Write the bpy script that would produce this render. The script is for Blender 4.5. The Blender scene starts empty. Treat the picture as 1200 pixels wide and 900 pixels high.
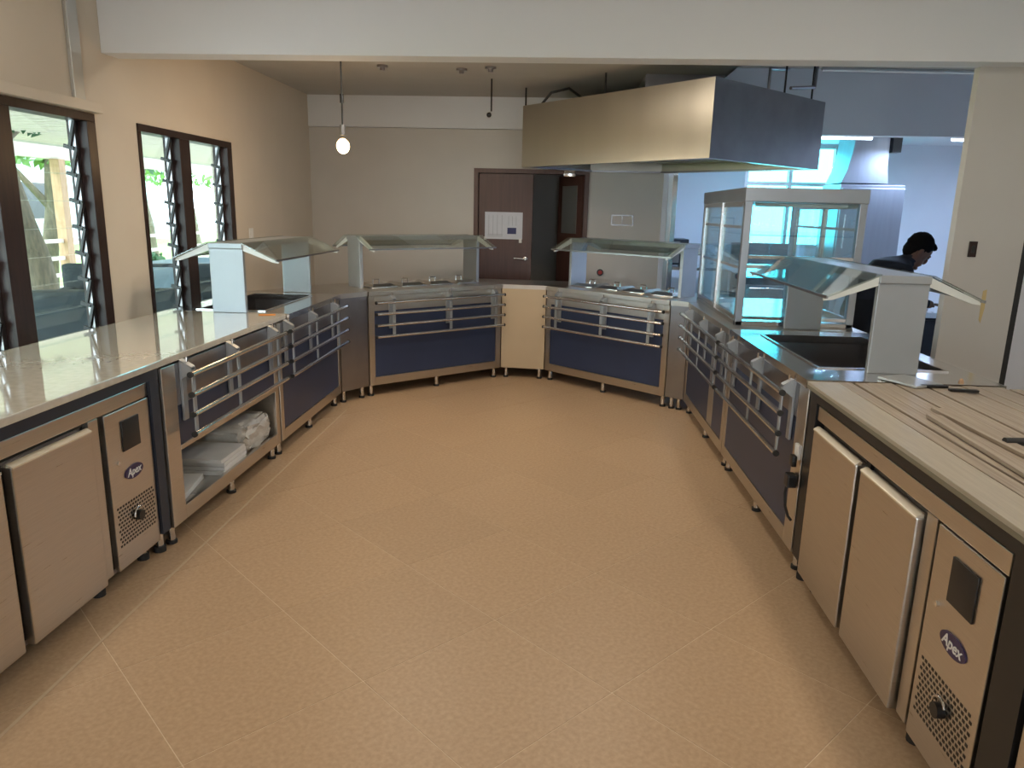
import bpy, bmesh, math, random
from mathutils import Vector, Matrix
R = math.radians
random.seed(7)
S = bpy.context.scene
COL = S.collection

# ------------------------------------------------------------------ camera
F, PITCH, ROLL, YAW, CAMH = 866.0, R(13.22), R(1.32), R(3.65), 1.58
def cam_basis():
    fwd = Vector((0, math.cos(PITCH), -math.sin(PITCH))); right = Vector((1, 0, 0)); up = Vector((0, math.sin(PITCH), math.cos(PITCH)))
    r2 = right*math.cos(ROLL) + up*math.sin(ROLL); u2 = up*math.cos(ROLL) - right*math.sin(ROLL)
    rz = Matrix.Rotation(YAW, 3, 'Z')
    return rz @ r2, rz @ u2, rz @ fwd
cr, cu, cf = cam_basis()
cam = bpy.data.cameras.new('camera'); camo = bpy.data.objects.new('camera', cam); COL.objects.link(camo)
cam.sensor_width = 36; cam.sensor_fit = 'HORIZONTAL'; cam.lens = F/1200*36; cam.clip_start = .05; cam.clip_end = 200
m = Matrix.Identity(4)
for i in range(3): m[i][0] = cr[i]; m[i][1] = cu[i]; m[i][2] = -cf[i]
m.translation = Vector((0, 0, CAMH)); camo.matrix_world = m
S.camera = camo

# ------------------------------------------------------------------ world, light, exposure
W = bpy.data.worlds.new('overcast_sky'); S.world = W; W.use_nodes = True
nt = W.node_tree; nt.nodes.clear()
bg = nt.nodes.new('ShaderNodeBackground'); out = nt.nodes.new('ShaderNodeOutputWorld')
bg.inputs[0].default_value = (.80, .92, 1.0, 1); bg.inputs[1].default_value = 8.0
nt.links.new(bg.outputs[0], out.inputs[0])
S.view_settings.view_transform = 'Standard'; S.view_settings.look = 'None'; S.view_settings.gamma = 1
S.view_settings.exposure = 0.16
try: S.view_settings.use_curve_mapping = False
except Exception: pass
SUN = bpy.data.lights.new('sun', 'SUN'); SUN.energy = 5; SUN.angle = R(6); SUN.color = (1, .95, .87)
suno = bpy.data.objects.new('sun', SUN); COL.objects.link(suno); suno.rotation_euler = Vector((.55, .30, -.85)).to_track_quat('-Z', 'Y').to_euler()
LAMP_WARM = (1.0, .89, .74); LAMP_COOL = (.50, .66, 1.0)
CEIL_W, KITCHEN_W, PENDANT_W = (17, 10, 6, 17), 58, 9

# ------------------------------------------------------------------ mesh helpers
def bx(bm, x0, x1, y0, y1, z0, z1, bev=0, M=None):
    r = bmesh.ops.create_cube(bm, size=1)
    vs = r['verts']
    for v in vs:
        v.co = Vector((x0+(v.co.x+.5)*(x1-x0), y0+(v.co.y+.5)*(y1-y0), z0+(v.co.z+.5)*(z1-z0)))
    if bev:
        es = list({e for v in vs for e in v.link_edges})
        rr = bmesh.ops.bevel(bm, geom=es, offset=bev, segments=2, affect='EDGES', profile=.6)
        vs = list({v for f in rr['faces'] for v in f.verts} | {v for v in vs if v.is_valid})
    if M is not None:
        for v in vs: v.co = M @ v.co
    return vs
def tube(bm, p0, p1, r, seg=12, r2=None):
    p0, p1 = Vector(p0), Vector(p1); d = p1-p0
    q = d.to_track_quat('Z', 'Y').to_matrix().to_4x4()
    M = Matrix.Translation((p0+p1)/2) @ q
    return bmesh.ops.create_cone(bm, cap_ends=True, segments=seg, radius1=r, radius2=r if r2 is None else r2, depth=d.length, matrix=M)['verts']
def ball(bm, c, r, sx=1, sy=1, sz=1, u=16, v=10):
    return bmesh.ops.create_uvsphere(bm, u_segments=u, v_segments=v, radius=r, matrix=Matrix.Translation(c) @ Matrix.Diagonal((sx, sy, sz, 1)))['verts']
def prism(bm, pts, z0, z1):
    a = [bm.verts.new((p[0], p[1], z0)) for p in pts]; b = [bm.verts.new((p[0], p[1], z1)) for p in pts]
    n = len(pts)
    bm.faces.new(list(reversed(a))); bm.faces.new(b)
    for i in range(n): bm.faces.new((a[i], a[(i+1) % n], b[(i+1) % n], b[i]))
def extr(bm, pts, vec):
    """planar 3-D polygon extruded by vec"""
    a = [bm.verts.new(p) for p in pts]; b = [bm.verts.new(Vector(p)+Vector(vec)) for p in pts]; n = len(pts)
    bm.faces.new(list(reversed(a))); bm.faces.new(b)
    for i in range(n): bm.faces.new((a[i], a[(i+1) % n], b[(i+1) % n], b[i]))
def path(bm, pts, r, seg=8):
    for a, b in zip(pts, pts[1:]): tube(bm, a, b, r, seg)
    for p in pts[1:-1]: ball(bm, p, r, u=seg, v=6)
def mesh(name, bm, smooth=None):
    bmesh.ops.recalc_face_normals(bm, faces=bm.faces)
    me = bpy.data.meshes.new(name); bm.to_mesh(me); bm.free()
    if smooth:
        for p in me.polygons: p.use_smooth = True
        try: me.set_sharp_from_angle(angle=R(smooth))
        except Exception: pass
    return me
def obj(name, bm, mat, parent=None, smooth=40):
    me = bm if isinstance(bm, bpy.types.Mesh) else mesh(name, bm, smooth)
    if mat is not None and not me.materials: me.materials.append(mat)
    o = bpy.data.objects.new(name, me); COL.objects.link(o)
    if parent: o.parent = parent
    return o
def NB(): return bmesh.new()
def box(name, mat, parent, x0, x1, y0, y1, z0, z1, bev=0):
    b = NB(); bx(b, x0, x1, y0, y1, z0, z1, bev); return obj(name, b, mat, parent, None)
def rod(name, mat, parent, p0, p1, r, seg=12):
    b = NB(); tube(b, p0, p1, r, seg); return obj(name, b, mat, parent)
def tag(o, label=None, cat=None, group=None, kind=None):
    if label: o['label'] = label
    if cat: o['category'] = cat
    if group: o['group'] = group
    if kind: o['kind'] = kind
    return o
def thing(name, label, cat, loc=(0, 0, 0), rz=0, group=None):
    o = bpy.data.objects.new(name, None); COL.objects.link(o); o.empty_display_size = .1
    o.location = loc; o.rotation_euler = (0, 0, rz)
    return tag(o, label, cat, group)
def struct(o): o['kind'] = 'structure'; return o
def copy_tree(o, parent=None):
    c = o.copy(); COL.objects.link(c)
    if parent: c.parent = parent
    for ch in list(o.children): copy_tree(ch, c)
    return c
def text_mesh(txt, size, depth=.001):
    cu_ = bpy.data.curves.new('t', 'FONT'); cu_.body = txt; cu_.size = size; cu_.extrude = depth; cu_.align_x = 'CENTER'; cu_.align_y = 'CENTER'
    cu_.shear = .2; cu_.offset = size*.012
    o = bpy.data.objects.new('t', cu_); COL.objects.link(o)
    dg = bpy.context.evaluated_depsgraph_get(); me = bpy.data.meshes.new_from_object(o.evaluated_get(dg))
    bpy.data.objects.remove(o); bpy.data.curves.remove(cu_)
    return me

# ------------------------------------------------------------------ materials
def mat(name, col, rough=.5, metal=0., spec=.5, var=0., scale=8., stretch=(1, 1, 1), bump=0., rvar=0., emit=None, estr=0., coat=0., detail=4., col2=None, wood=False):
    m = bpy.data.materials.new(name); m.use_nodes = True; n = m.node_tree; p = n.nodes['Principled BSDF']
    p.inputs['Base Color'].default_value = (*col, 1); p.inputs['Roughness'].default_value = rough; p.inputs['Metallic'].default_value = metal
    p.inputs['Specular IOR Level'].default_value = spec; p.inputs['Coat Weight'].default_value = coat; p.inputs['Coat Roughness'].default_value = .04
    if emit: p.inputs['Emission Color'].default_value = (*emit, 1); p.inputs['Emission Strength'].default_value = estr
    if var or bump or rvar or col2:
        tc = n.nodes.new('ShaderNodeTexCoord'); mp = n.nodes.new('ShaderNodeMapping'); mp.inputs['Scale'].default_value = stretch
        no = n.nodes.new('ShaderNodeTexNoise'); no.inputs['Scale'].default_value = scale; no.inputs['Detail'].default_value = detail
        n.links.new(tc.outputs['Object'], mp.inputs[0]); n.links.new(mp.outputs[0], no.inputs['Vector'])
        if var or col2:
            mx = n.nodes.new('ShaderNodeMix'); mx.data_type = 'RGBA'
            c2 = col2 or tuple(min(1, c*(1+var)) for c in col); c1 = col if col2 else tuple(c*(1-var) for c in col)
            mx.inputs['A'].default_value = (*c1, 1); mx.inputs['B'].default_value = (*c2, 1)
            rp = n.nodes.new('ShaderNodeMapRange'); rp.inputs['From Min'].default_value = .3; rp.inputs['From Max'].default_value = .7
            n.links.new(no.outputs['Fac'], rp.inputs['Value']); n.links.new(rp.outputs['Result'], mx.inputs['Factor'])
            n.links.new(mx.outputs['Result'], p.inputs['Base Color'])
        if rvar:
            rp2 = n.nodes.new('ShaderNodeMapRange'); rp2.inputs['To Min'].default_value = rough-rvar; rp2.inputs['To Max'].default_value = rough+rvar
            n.links.new(no.outputs['Fac'], rp2.inputs['Value']); n.links.new(rp2.outputs['Result'], p.inputs['Roughness'])
        if bump:
            b = n.nodes.new('ShaderNodeBump'); b.inputs['Strength'].default_value = bump; b.inputs['Distance'].default_value = .01
            n.links.new(no.outputs['Fac'], b.inputs['Height']); n.links.new(b.outputs[0], p.inputs['Normal'])
    return m
def glass(name, col, rough=.0, mix=.12, tint=(1, 1, 1)):
    """thin pane: clear transmission mixed with a mirror by Fresnel"""
    m = bpy.data.materials.new(name); m.use_nodes = True; n = m.node_tree; n.nodes.clear()
    t = n.nodes.new('ShaderNodeBsdfTransparent'); t.inputs[0].default_value = (*tint, 1)
    g = n.nodes.new('ShaderNodeBsdfGlossy'); g.inputs['Color'].default_value = (*col, 1); g.inputs['Roughness'].default_value = rough
    lf = n.nodes.new('ShaderNodeLayerWeight'); lf.inputs['Blend'].default_value = .5
    lw = n.nodes.new('ShaderNodeMath'); lw.operation = 'POWER'; lw.inputs[1].default_value = 4.5; n.links.new(lf.outputs['Facing'], lw.inputs[0])
    ad = n.nodes.new('ShaderNodeMath'); ad.operation = 'ADD'; ad.inputs[1].default_value = mix; ad.use_clamp = True
    mx = n.nodes.new('ShaderNodeMixShader'); o = n.nodes.new('ShaderNodeOutputMaterial')
    n.links.new(lw.outputs[0], ad.inputs[0]); n.links.new(ad.outputs[0], mx.inputs[0]); n.links.new(t.outputs[0], mx.inputs[1]); n.links.new(g.outputs[0], mx.inputs[2]); n.links.new(mx.outputs[0], o.inputs[0])
    return m
MT = dict(
 steel=mat('brushed_steel', (.60, .56, .505), .30, 1., var=.05, scale=6, stretch=(1, 1, 40), rvar=.06),
 steel_bright=mat('polished_steel', (.74, .73, .72), .16, 1.),
 steel_grey=mat('satin_steel', (.55, .56, .57), .38, 1., var=.05, scale=5, stretch=(30, 1, 1)),
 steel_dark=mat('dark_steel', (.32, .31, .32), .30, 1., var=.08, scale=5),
 steel_mid=mat('kitchen_steel', (.36, .38, .42), .34, 1., var=.05, scale=3, stretch=(6, 6, .5)),
 steel_cool=mat('cool_steel', (.46, .51, .57), .36, 1., var=.04, scale=4),
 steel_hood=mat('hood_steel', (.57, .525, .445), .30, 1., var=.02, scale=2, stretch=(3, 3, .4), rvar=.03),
 steel_guard=mat('guard_steel', (.43, .46, .485), .42, .75, var=.04, scale=4),
 guard_edge=mat('guard_edge_white', (.78, .80, .78), .35, .1),
 blue=mat('navy_laminate', (.027, .040, .085), .38, var=.10, scale=3),
 slate=mat('slate_frame', (.020, .026, .042), .42, var=.1, scale=6),
 black=mat('black_plastic', (.012, .012, .013), .4),
 rubber=mat('black_rubber', (.02, .02, .02), .7),
 stone=mat('polished_stone', (.56, .53, .46), .07, 0, spec=.9, coat=1.0, scale=30, detail=8, col2=(.66, .63, .55)),
 wall=mat('cream_paint', (.62, .55, .455), .75, var=.02, scale=3, bump=.03),
 wallg=mat('grey_white_paint', (.56, .535, .50), .8, var=.02, scale=3, bump=.03),
 white=mat('white_paint', (.72, .735, .755), .75, var=.01, scale=3),
 kwall=mat('kitchen_white_paint', (.70, .72, .78), .6, var=.02, scale=2),
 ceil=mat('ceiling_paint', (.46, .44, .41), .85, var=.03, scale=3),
 tile=mat('floor_tile', (.385, .255, .150), .42, spec=.4, scale=60, detail=12, col2=(.47, .325, .20), bump=.02),
 grout=mat('pale_grout', (.64, .50, .35), .8, var=.08, scale=30),
 strip=mat('pale_strip', (.48, .36, .235), .5, var=.05, scale=30),
 wood_dark=mat('dark_timber', (.020, .011, .010), .36, scale=6, stretch=(8, 8, .6), col2=(.034, .017, .014)),
 door_wood=mat('brown_door', (.075, .035, .028), .4, scale=5, stretch=(8, 8, .5), col2=(.10, .048, .038)),
 alu=mat('aluminium', (.55, .56, .55), .4, .8),
 glass=glass('louvre_glass', (.9, 1, 1), 0, .03, (.93, .98, .98)),
 guard_glass=glass('guard_glass', (.9, .93, .92), .02, .10, (.86, .89, .87)),
 cab_glass=glass('cabinet_glass', (.85, .95, 1), 0, .05, (.93, .99, 1.0)),
 teal_glass=glass('teal_glass', (.8, 1, 1), 0, .02, (.38, .95, 1.0)),
 paper=mat('paper', (.62, .64, .70), .8, var=.03, scale=20),
 ink=mat('blue_ink', (.05, .06, .16), .7),
 print_grey=mat('grey_print', (.36, .37, .43), .8),
 plastic_white=mat('white_plastic', (.75, .75, .74), .4),
 red=mat('red_plastic', (.35, .02, .015), .4),
 logo=mat('logo_purple', (.030, .018, .075), .35),
 brass=mat('yellow_mark', (.58, .44, .20), .5),
 board=mat('board_wood', (.40, .335, .26), .5, scale=4, stretch=(30, .7, 30), detail=6, col2=(.25, .20, .155)),
 board_pale=mat('board_pale', (.42, .375, .30), .42, scale=6, stretch=(16, 1, 16), detail=6, col2=(.36, .315, .25)),
 board_edge=mat('board_edge', (.20, .18, .13), .5),
 bag=mat('wrapped_film', (.62, .59, .53), .30, var=.1, scale=16, bump=.6),
 carton=mat('white_carton', (.70, .70, .68), .5, var=.05, scale=10),
 cloth=mat('dark_cloth', (.010, .012, .020), .85, var=.2, scale=20),
 trouser=mat('black_trousers', (.008, .008, .011), .9),
 skin=mat('skin', (.16, .075, .045), .55, var=.1, scale=12),
 hair=mat('black_hair', (.005, .004, .004), .85, spec=.15, var=.3, scale=60),
 bulb=mat('bulb_glow', (1, .8, .5), .4, emit=(1, .62, .28), estr=26),
 tubelight=mat('tube_glow', (1, 1, 1), .4, emit=(.80, .90, 1), estr=9),
 lampdisc=mat('lamp_glow', (1, 1, 1), .4, emit=LAMP_WARM, estr=6),
 bark=mat('bark', (.10, .09, .065), .9, scale=10, stretch=(3, 3, .6), col2=(.19, .16, .11), bump=.5),
 leaf=mat('leaf', (.13, .28, .06), .6, var=.35, scale=5),
 leaf2=mat('leaf_dark', (.05, .15, .07), .6, var=.35, scale=5),
 deck=mat('verandah_paving', (.50, .50, .50), .7, var=.1, scale=3),
 grass=mat('lawn', (.22, .34, .10), .9, var=.3, scale=4),
 slat=mat('pale_slat', (.66, .58, .50), .6, scale=4, stretch=(1, 14, 14), col2=(.78, .72, .66)),
 post=mat('timber_post', (.42, .26, .15), .6, scale=5, stretch=(6, 6, .8), col2=(.55, .36, .22)),
 sofa=mat('dark_upholstery', (.030, .045, .055), .7, var=.15, scale=10),
 bench=mat('blue_grey_cover', (.30, .42, .52), .6, var=.12, scale=6),
 tan=mat('tan_laminate', (.47, .365, .24), .42, var=.03, scale=4),
 lip_glint=mat('grip_lip', (.80, .72, .58), .35, .3),  # pale colour paints in the highlight along the door grip
 orange=mat('orange_label', (.70, .25, .04), .5),
 equip=mat('black_equipment', (.018, .02, .026), .35),
)

MT['steel_hood'].node_tree.nodes['Principled BSDF'].inputs['Anisotropic'].default_value = .75
MT['wood_dark'].node_tree.nodes['Principled BSDF'].inputs['Specular IOR Level'].default_value = .3
# every tile a touch lighter or darker than its neighbours
_n = MT['tile'].node_tree; _p = _n.nodes['Principled BSDF']; _l = _p.inputs['Base Color'].links[0]; _src = _l.from_socket
_oi = _n.nodes.new('ShaderNodeObjectInfo'); _mr = _n.nodes.new('ShaderNodeMapRange'); _mr.inputs['To Min'].default_value = .975; _mr.inputs['To Max'].default_value = 1.02
_hs = _n.nodes.new('ShaderNodeHueSaturation'); _n.links.new(_oi.outputs['Random'], _mr.inputs['Value']); _n.links.new(_mr.outputs['Result'], _hs.inputs['Value'])
_n.links.new(_src, _hs.inputs['Color']); _n.links.new(_hs.outputs['Color'], _p.inputs['Base Color'])
# ------------------------------------------------------------------ setting
XW, YB = -2.70, 7.97        # left wall face, back wall face
XR = 3.55                   # right wall of the front room
fl = struct(box('floor', MT['grout'], None, XW-.15, 6.0, -3.6, 11.2, -.12, -.0010))
# diagonal tiles, each one an object
ts, ang = .6, R(46.5)
tb = NB(); bx(tb, -ts/2+.0017, ts/2-.0017, -ts/2+.0017, ts/2-.0017, -.012, 0)
tme = mesh('tile', tb); tme.materials.append(MT['tile'])
ca, sa = math.cos(ang), math.sin(ang)
ea = Vector((ca, sa)); eb = Vector((sa, -ca)); o0 = Vector((-1.475, 2.17))
nt_ = 0
for i in range(-16, 18):
    for j in range(-16, 18):
        c = o0 + ea*ts*(i+.5) + eb*ts*(j+.5)
        if XW+.43 < c.x < 3.1 and -1.6 < c.y < YB-.43:
            t = obj('tile', tme, None, fl); t.location = (c.x, c.y, 0); t.rotation_euler = (0, 0, ang); nt_ += 1
b = NB(); bx(b, -.006, .006, 0, 4.6, -.002, .0012); s = obj('floor_strip', b, MT['strip'], fl); s.location = (-1.63, 1.0, 0); s.rotation_euler = (0, 0, R(.6))  # thin pale strip along the left counters

# left wall with two window openings
W1 = (2.30, 4.27); W2 = (4.71, 6.05); WZ = (.80, 2.06)
b = NB()
T = .16
def wseg(y0, y1, z0, z1): bx(b, XW-T, XW, y0, y1, z0, z1)
wseg(-3.6, W1[0], 0, 2.96); wseg(W1[0], W1[1], 0, WZ[0]); wseg(W1[0], W1[1], WZ[1], 2.96); wseg(W1[1], W2[0], 0, 2.96)
wseg(W2[0], W2[1], 0, WZ[0]); wseg(W2[0], W2[1], WZ[1], 2.96); wseg(W2[1], YB+.16, 0, 2.96)
struct(obj('wall_left', b, MT['wall']))
struct(box('trim_1', MT['wall'], None, XW, XW+.145, -.5, 6.6, .77, .798, .004))      # sill ledge behind the worktop
struct(box('trim_2', MT['wall'], None, XW, XW+.05, 2.2, 4.30, 2.065, 2.12, .004))     # pelmet strip over the near window
struct(box('trim_3', MT['alu'], None, XW, XW+.022, 4.10, 4.19, 2.12, 2.96, .003))       # flat conduit strip

# back wall: solid left part, door opening, solid part, kitchen opening with header
DX0, DX1, DZ = -.955, .245, 2.0
KX0, KZ = 1.06, 2.385
b = NB()
bx(b, XW-T, DX0, YB, YB+.14, 0, 2.385); bx(b, DX0, DX1, YB, YB+.14, DZ, 2.385); bx(b, DX1, KX0, YB, YB+.14, 0, 2.385)
struct(obj('wall_back', b, MT['wallg']))
b = NB(); bx(b, XW-T, 1.3, YB-.012, YB+.14, 2.39, 2.72); struct(obj('trim_4', b, MT['white']))
struct(box('trim_5', MT['kwall'], None, 1.3, 6.0, YB-.012, YB+.14, KZ, 3.0))
# ceilings
struct(box('ceiling', MT['white'], None, XW-T, XR+.16, -3.6, 4.41, 2.96, 3.06))
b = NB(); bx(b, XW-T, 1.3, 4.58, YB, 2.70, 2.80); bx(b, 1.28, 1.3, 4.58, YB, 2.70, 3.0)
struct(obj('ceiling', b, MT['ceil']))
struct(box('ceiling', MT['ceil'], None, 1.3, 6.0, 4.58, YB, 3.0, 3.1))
struct(box('ceiling', MT['kwall'], None, .9, 6.0, YB+.14, 11.2, 2.565, 2.70))
struct(box('trim_6', MT['white'], None, XW, XR, 4.41, 4.58, 2.41, 2.96, .004))          # dropped beam across the room
# pier and walls to the right
struct(box('wall_right', MT['wallg'], None, 2.262, 2.655, 4.54, 4.60, 0, 2.41))
struct(box('wall_right', MT['white'], None, XR, XR+.16, -3.6, 4.95, 0, 2.96))
b = NB(); bx(b, XW-T, -.2, -3.7, -3.6, 0, 3.06); bx(b, .8, XR+.16, -3.7, -3.6, 0, 3.06); bx(b, -.2, .8, -3.7, -3.6, 2.1, 3.06); struct(obj('wall_front', b, MT['white']))
struct(box('door_2', MT['kwall'], None, 2.70, XR, 4.74, 4.80, 0, 2.40))
struct(box('slit_shade', MT['black'], None, 2.655, 2.70, 4.56, 4.78, 0, 2.41))  # black box standing in for the shade in the slit gap
struct(box('wall_right', MT['kwall'], None, 5.9, 6.0, 4.95, 11.2, 0, 3.0))
struct(box('wall_right', MT['kwall'], None, 2.70, 5.9, 4.82, 4.95, 0, 3.0))
# kitchen back wall with window
KB = 10.9
b = NB()
bx(b, .9, 2.5, KB, KB+.15, 0, 2.62); bx(b, 3.75, 6.0, KB, KB+.15, 0, 2.62); bx(b, 2.5, 3.75, KB, KB+.15, 0, 1.15); bx(b, 2.5, 3.75, KB, KB+.15, 2.55, 2.62)
struct(obj('wall_back', b, MT['kwall']))
struct(box('wall_left', MT['kwall'], None, .9, 1.0, YB+.14, KB, 0, 2.62))
# corridor behind the brown door
struct(box('wall_back', MT['wallg'], None, -1.2, .9, 9.6, 9.7, 0, 2.5))
struct(box('wall_left', MT['wallg'], None, -1.3, -1.2, YB+.14, 9.7, 0, 2.5))
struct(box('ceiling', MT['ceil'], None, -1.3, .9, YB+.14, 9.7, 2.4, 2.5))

# door_1: brown leaf, a second leaf standing open, frame, lever, closer
d1 = thing('door_1', None, None, (0, 0, 0)); struct(d1)
box('door_frame', MT['door_wood'], d1, DX0, DX0+.045, YB-.015, YB+.12, 0, DZ); box('door_frame', MT['door_wood'], d1, DX1-.045, DX1, YB-.015, YB+.12, 0, DZ)
box('door_frame', MT['door_wood'], d1, DX0+.045, DX1-.045, YB-.015, YB+.12, DZ-.045, DZ)
leaf = box('door_leaf', MT['door_wood'], d1, DX0+.05, -.335, YB+.02, YB+.06, .01, DZ-.05, .003)
b = NB(); tube(b, (-.40, YB+.02, 1.08), (-.40, YB-.03, 1.08), .012); tube(b, (-.40, YB-.03, 1.08), (-.52, YB-.03, 1.085), .009); ball(b, (-.40, YB+.012, 1.08), .026, 1, .35, 1)
obj('lever_handle', b, MT['steel_bright'], leaf)
b = NB(); Mx = Matrix.Translation((DX1-.05, YB+.06, 0)) @ Matrix.Rotation(R(118), 4, 'Z'); bx(b, 0, .53, -.02, .02, .01, DZ-.05, .003, Mx)
l2 = obj('door_leaf', b, MT['door_wood'], d1)
b = NB(); bx(b, .1, .43, .021, .026, 1.35, 1.85, 0, Mx); bx(b, .1, .43, -.026, -.021, 1.35, 1.85, 0, Mx); obj('vision_panel', b, MT['alu'], l2)
b = NB(); bx(b, -.02, .10, YB-.06, YB-.015, 1.93, 1.99, .006); obj('door_closer', b, MT['steel_bright'], d1)

# kitchen opening jambs
struct(box('trim_8', MT['kwall'], None, 1.005, 1.055, YB-.03, YB+.15, 0, 2.05, .003)); struct(box('trim_9', MT['steel_bright'], None, 1.10, 1.15, YB-.03, YB+.15, 0, 2.05, .003))
struct(box('trim_10', MT['steel_grey'], None, 1.055, 1.10, YB+.0, YB+.12, 0, 2.05))

# louvre windows
def window(name, y0, y1, mulls, clips):
    w = thing(name, None, None); struct(w)
    xf0, xf1 = XW-.11, XW+.012; z0, z1 = WZ; fw = .045
    box('window_frame', MT['wood_dark'], w, xf0, xf1, y0, y1, z1-fw, z1, .003); box('window_frame', MT['wood_dark'], w, xf0, xf1, y0, y1, z0, z0+fw*.8, .003)
    box('window_frame', MT['wood_dark'], w, xf0, xf1, y0, y0+.03, z0+fw*.8, z1-fw, .003); box('window_frame', MT['wood_dark'], w, xf0, xf1, y1-.08, y1, z0+fw*.8, z1-fw, .003)
    for a, c in mulls: box('mullion', MT['wood_dark'], w, xf0, xf1, a, c, z0+fw*.8, z1-fw, .003)
    bays = []; e = y0+.03
    for a, c in mulls: bays.append((e, a)); e = c
    bays.append((e, y1-.08))
    n = 8; dz = (z1-z0-fw*1.9)/n
    for a, c in bays:
        for yy in (a, c-.032):
            if yy == a and a == y0+.03: continue
            box('louvre_track', MT['steel_dark'], w, XW-.075, XW-.045, yy+.002, yy+.030, z0+fw, z1-fw)
        for k in range(n):
            zc = z0+fw*.9+dz*(k+.5)
            bl = NB(); Mr = Matrix.Translation((XW-.06, 0, zc)) @ Matrix.Rotation(R(16), 4, 'Y'); bx(bl, -.0025, .0025, a+.034, c-.034, -dz*.53, dz*.53, 0, Mr)
            pane = obj('louvre_pane', bl, MT['glass'], w)
            cl = NB()
            for yy in (a+.030, c-.042):
                if a == y0+.03 and yy == a+.030: continue
                bx(cl, -.008, .008, yy, yy+.012, -dz*.50, dz*.50, 0, Mr); bx(cl, -.03, .03, yy-.004, yy+.014, -dz*.58, -dz*.44, 0, Mr)
            obj('louvre_clip', cl, MT['black'] if clips else MT['alu'], pane)
    return w
window('window_1', W1[0], W1[1], [(3.455, 3.595)], True)
window('window_2', W2[0], W2[1], [(5.215, 5.36)], True)
# kitchen window
w = thing('window_3', None, None); struct(w)
for a, c in ((2.5, 2.55), (3.10, 3.15), (3.70, 3.75)): box('window_frame', MT['alu'], w, a, c, KB+.02, KB+.10, 1.15, 2.55)
for z in (1.15, 2.0, 2.50): box('window_frame', MT['alu'], w, 2.5, 3.75, KB+.03, KB+.09, z, z+.05)
for a, c in ((2.55, 3.10), (3.15, 3.70)):
    for z0, z1 in ((1.20, 2.0), (2.05, 2.50)): box('window_pane', MT['teal_glass'], w, a, c, KB+.05, KB+.056, z0, z1)

# ------------------------------------------------------------------ serving counters
TZ = (.81, .715, .62, .525)       # heights of the four tray rail tubes
def legs(p, L, D, xs, ys=(.045,)):
    for x in xs:
        for y in (.05, D-.06):
            l = rod('leg', MT['steel_bright'], p, (x, y, .014), (x, y, .11), .019)
            b = NB(); tube(b, (x, y, 0), (x, y, .016), .026, 12); obj('foot', b, MT['rubber'], l)
def tray_slide(p, L, brx, x0=None, x1=None, hook=False):
    x0 = .04 if x0 is None else x0; x1 = L-.02 if x1 is None else x1
    for z in TZ:
        t = rod('rail_tube', MT['steel_bright'], p, (x0, -.072, z), (x1, -.072, z), .0125, 12)
        for x in (x0, x1):
            b = NB(); s = -1 if x == x0 else 1; tube(b, (x, -.072, z), (x+s*.012, -.072, z), .0142, 12); obj('end_cap', b, MT['rubber'], t)
    for x in brx:
        b = NB(); bx(b, x-.021, x+.021, -.012, -.0, .58, .865, .002)                      # plate on the counter face
        br = obj('rail_bracket', b, MT['steel_guard'], p, None)
        b = NB(); bx(b, x-.014, x+.014, -.0595, -.052, TZ[3]-.012, TZ[0]+.012, .002); obj('bracket_strip', b, MT['steel_guard'], br, None)   # strip that the tubes are welded to
        b = NB()
        for s in (-1, 1): extr(b, [(x+s*.019, -.004, .868), (x+s*.019, -.004, .775), (x+s*.019, -.060, .815), (x+s*.019, -.060, .832)], (-s*.004, 0, 0))
        extr(b, [(x-.019, -.002, .868), (x+.019, -.002, .868), (x+.019, -.060, .834), (x-.019, -.060, .834)], (0, 0, .004))
        obj('bracket_gusset', b, MT['steel_guard'], br, None)
        b = NB(); tube(b, (x, -.030, .86), (x, -.030, .885), .006, 8); obj('bracket_pin', b, MT['steel_bright'], br)
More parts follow.
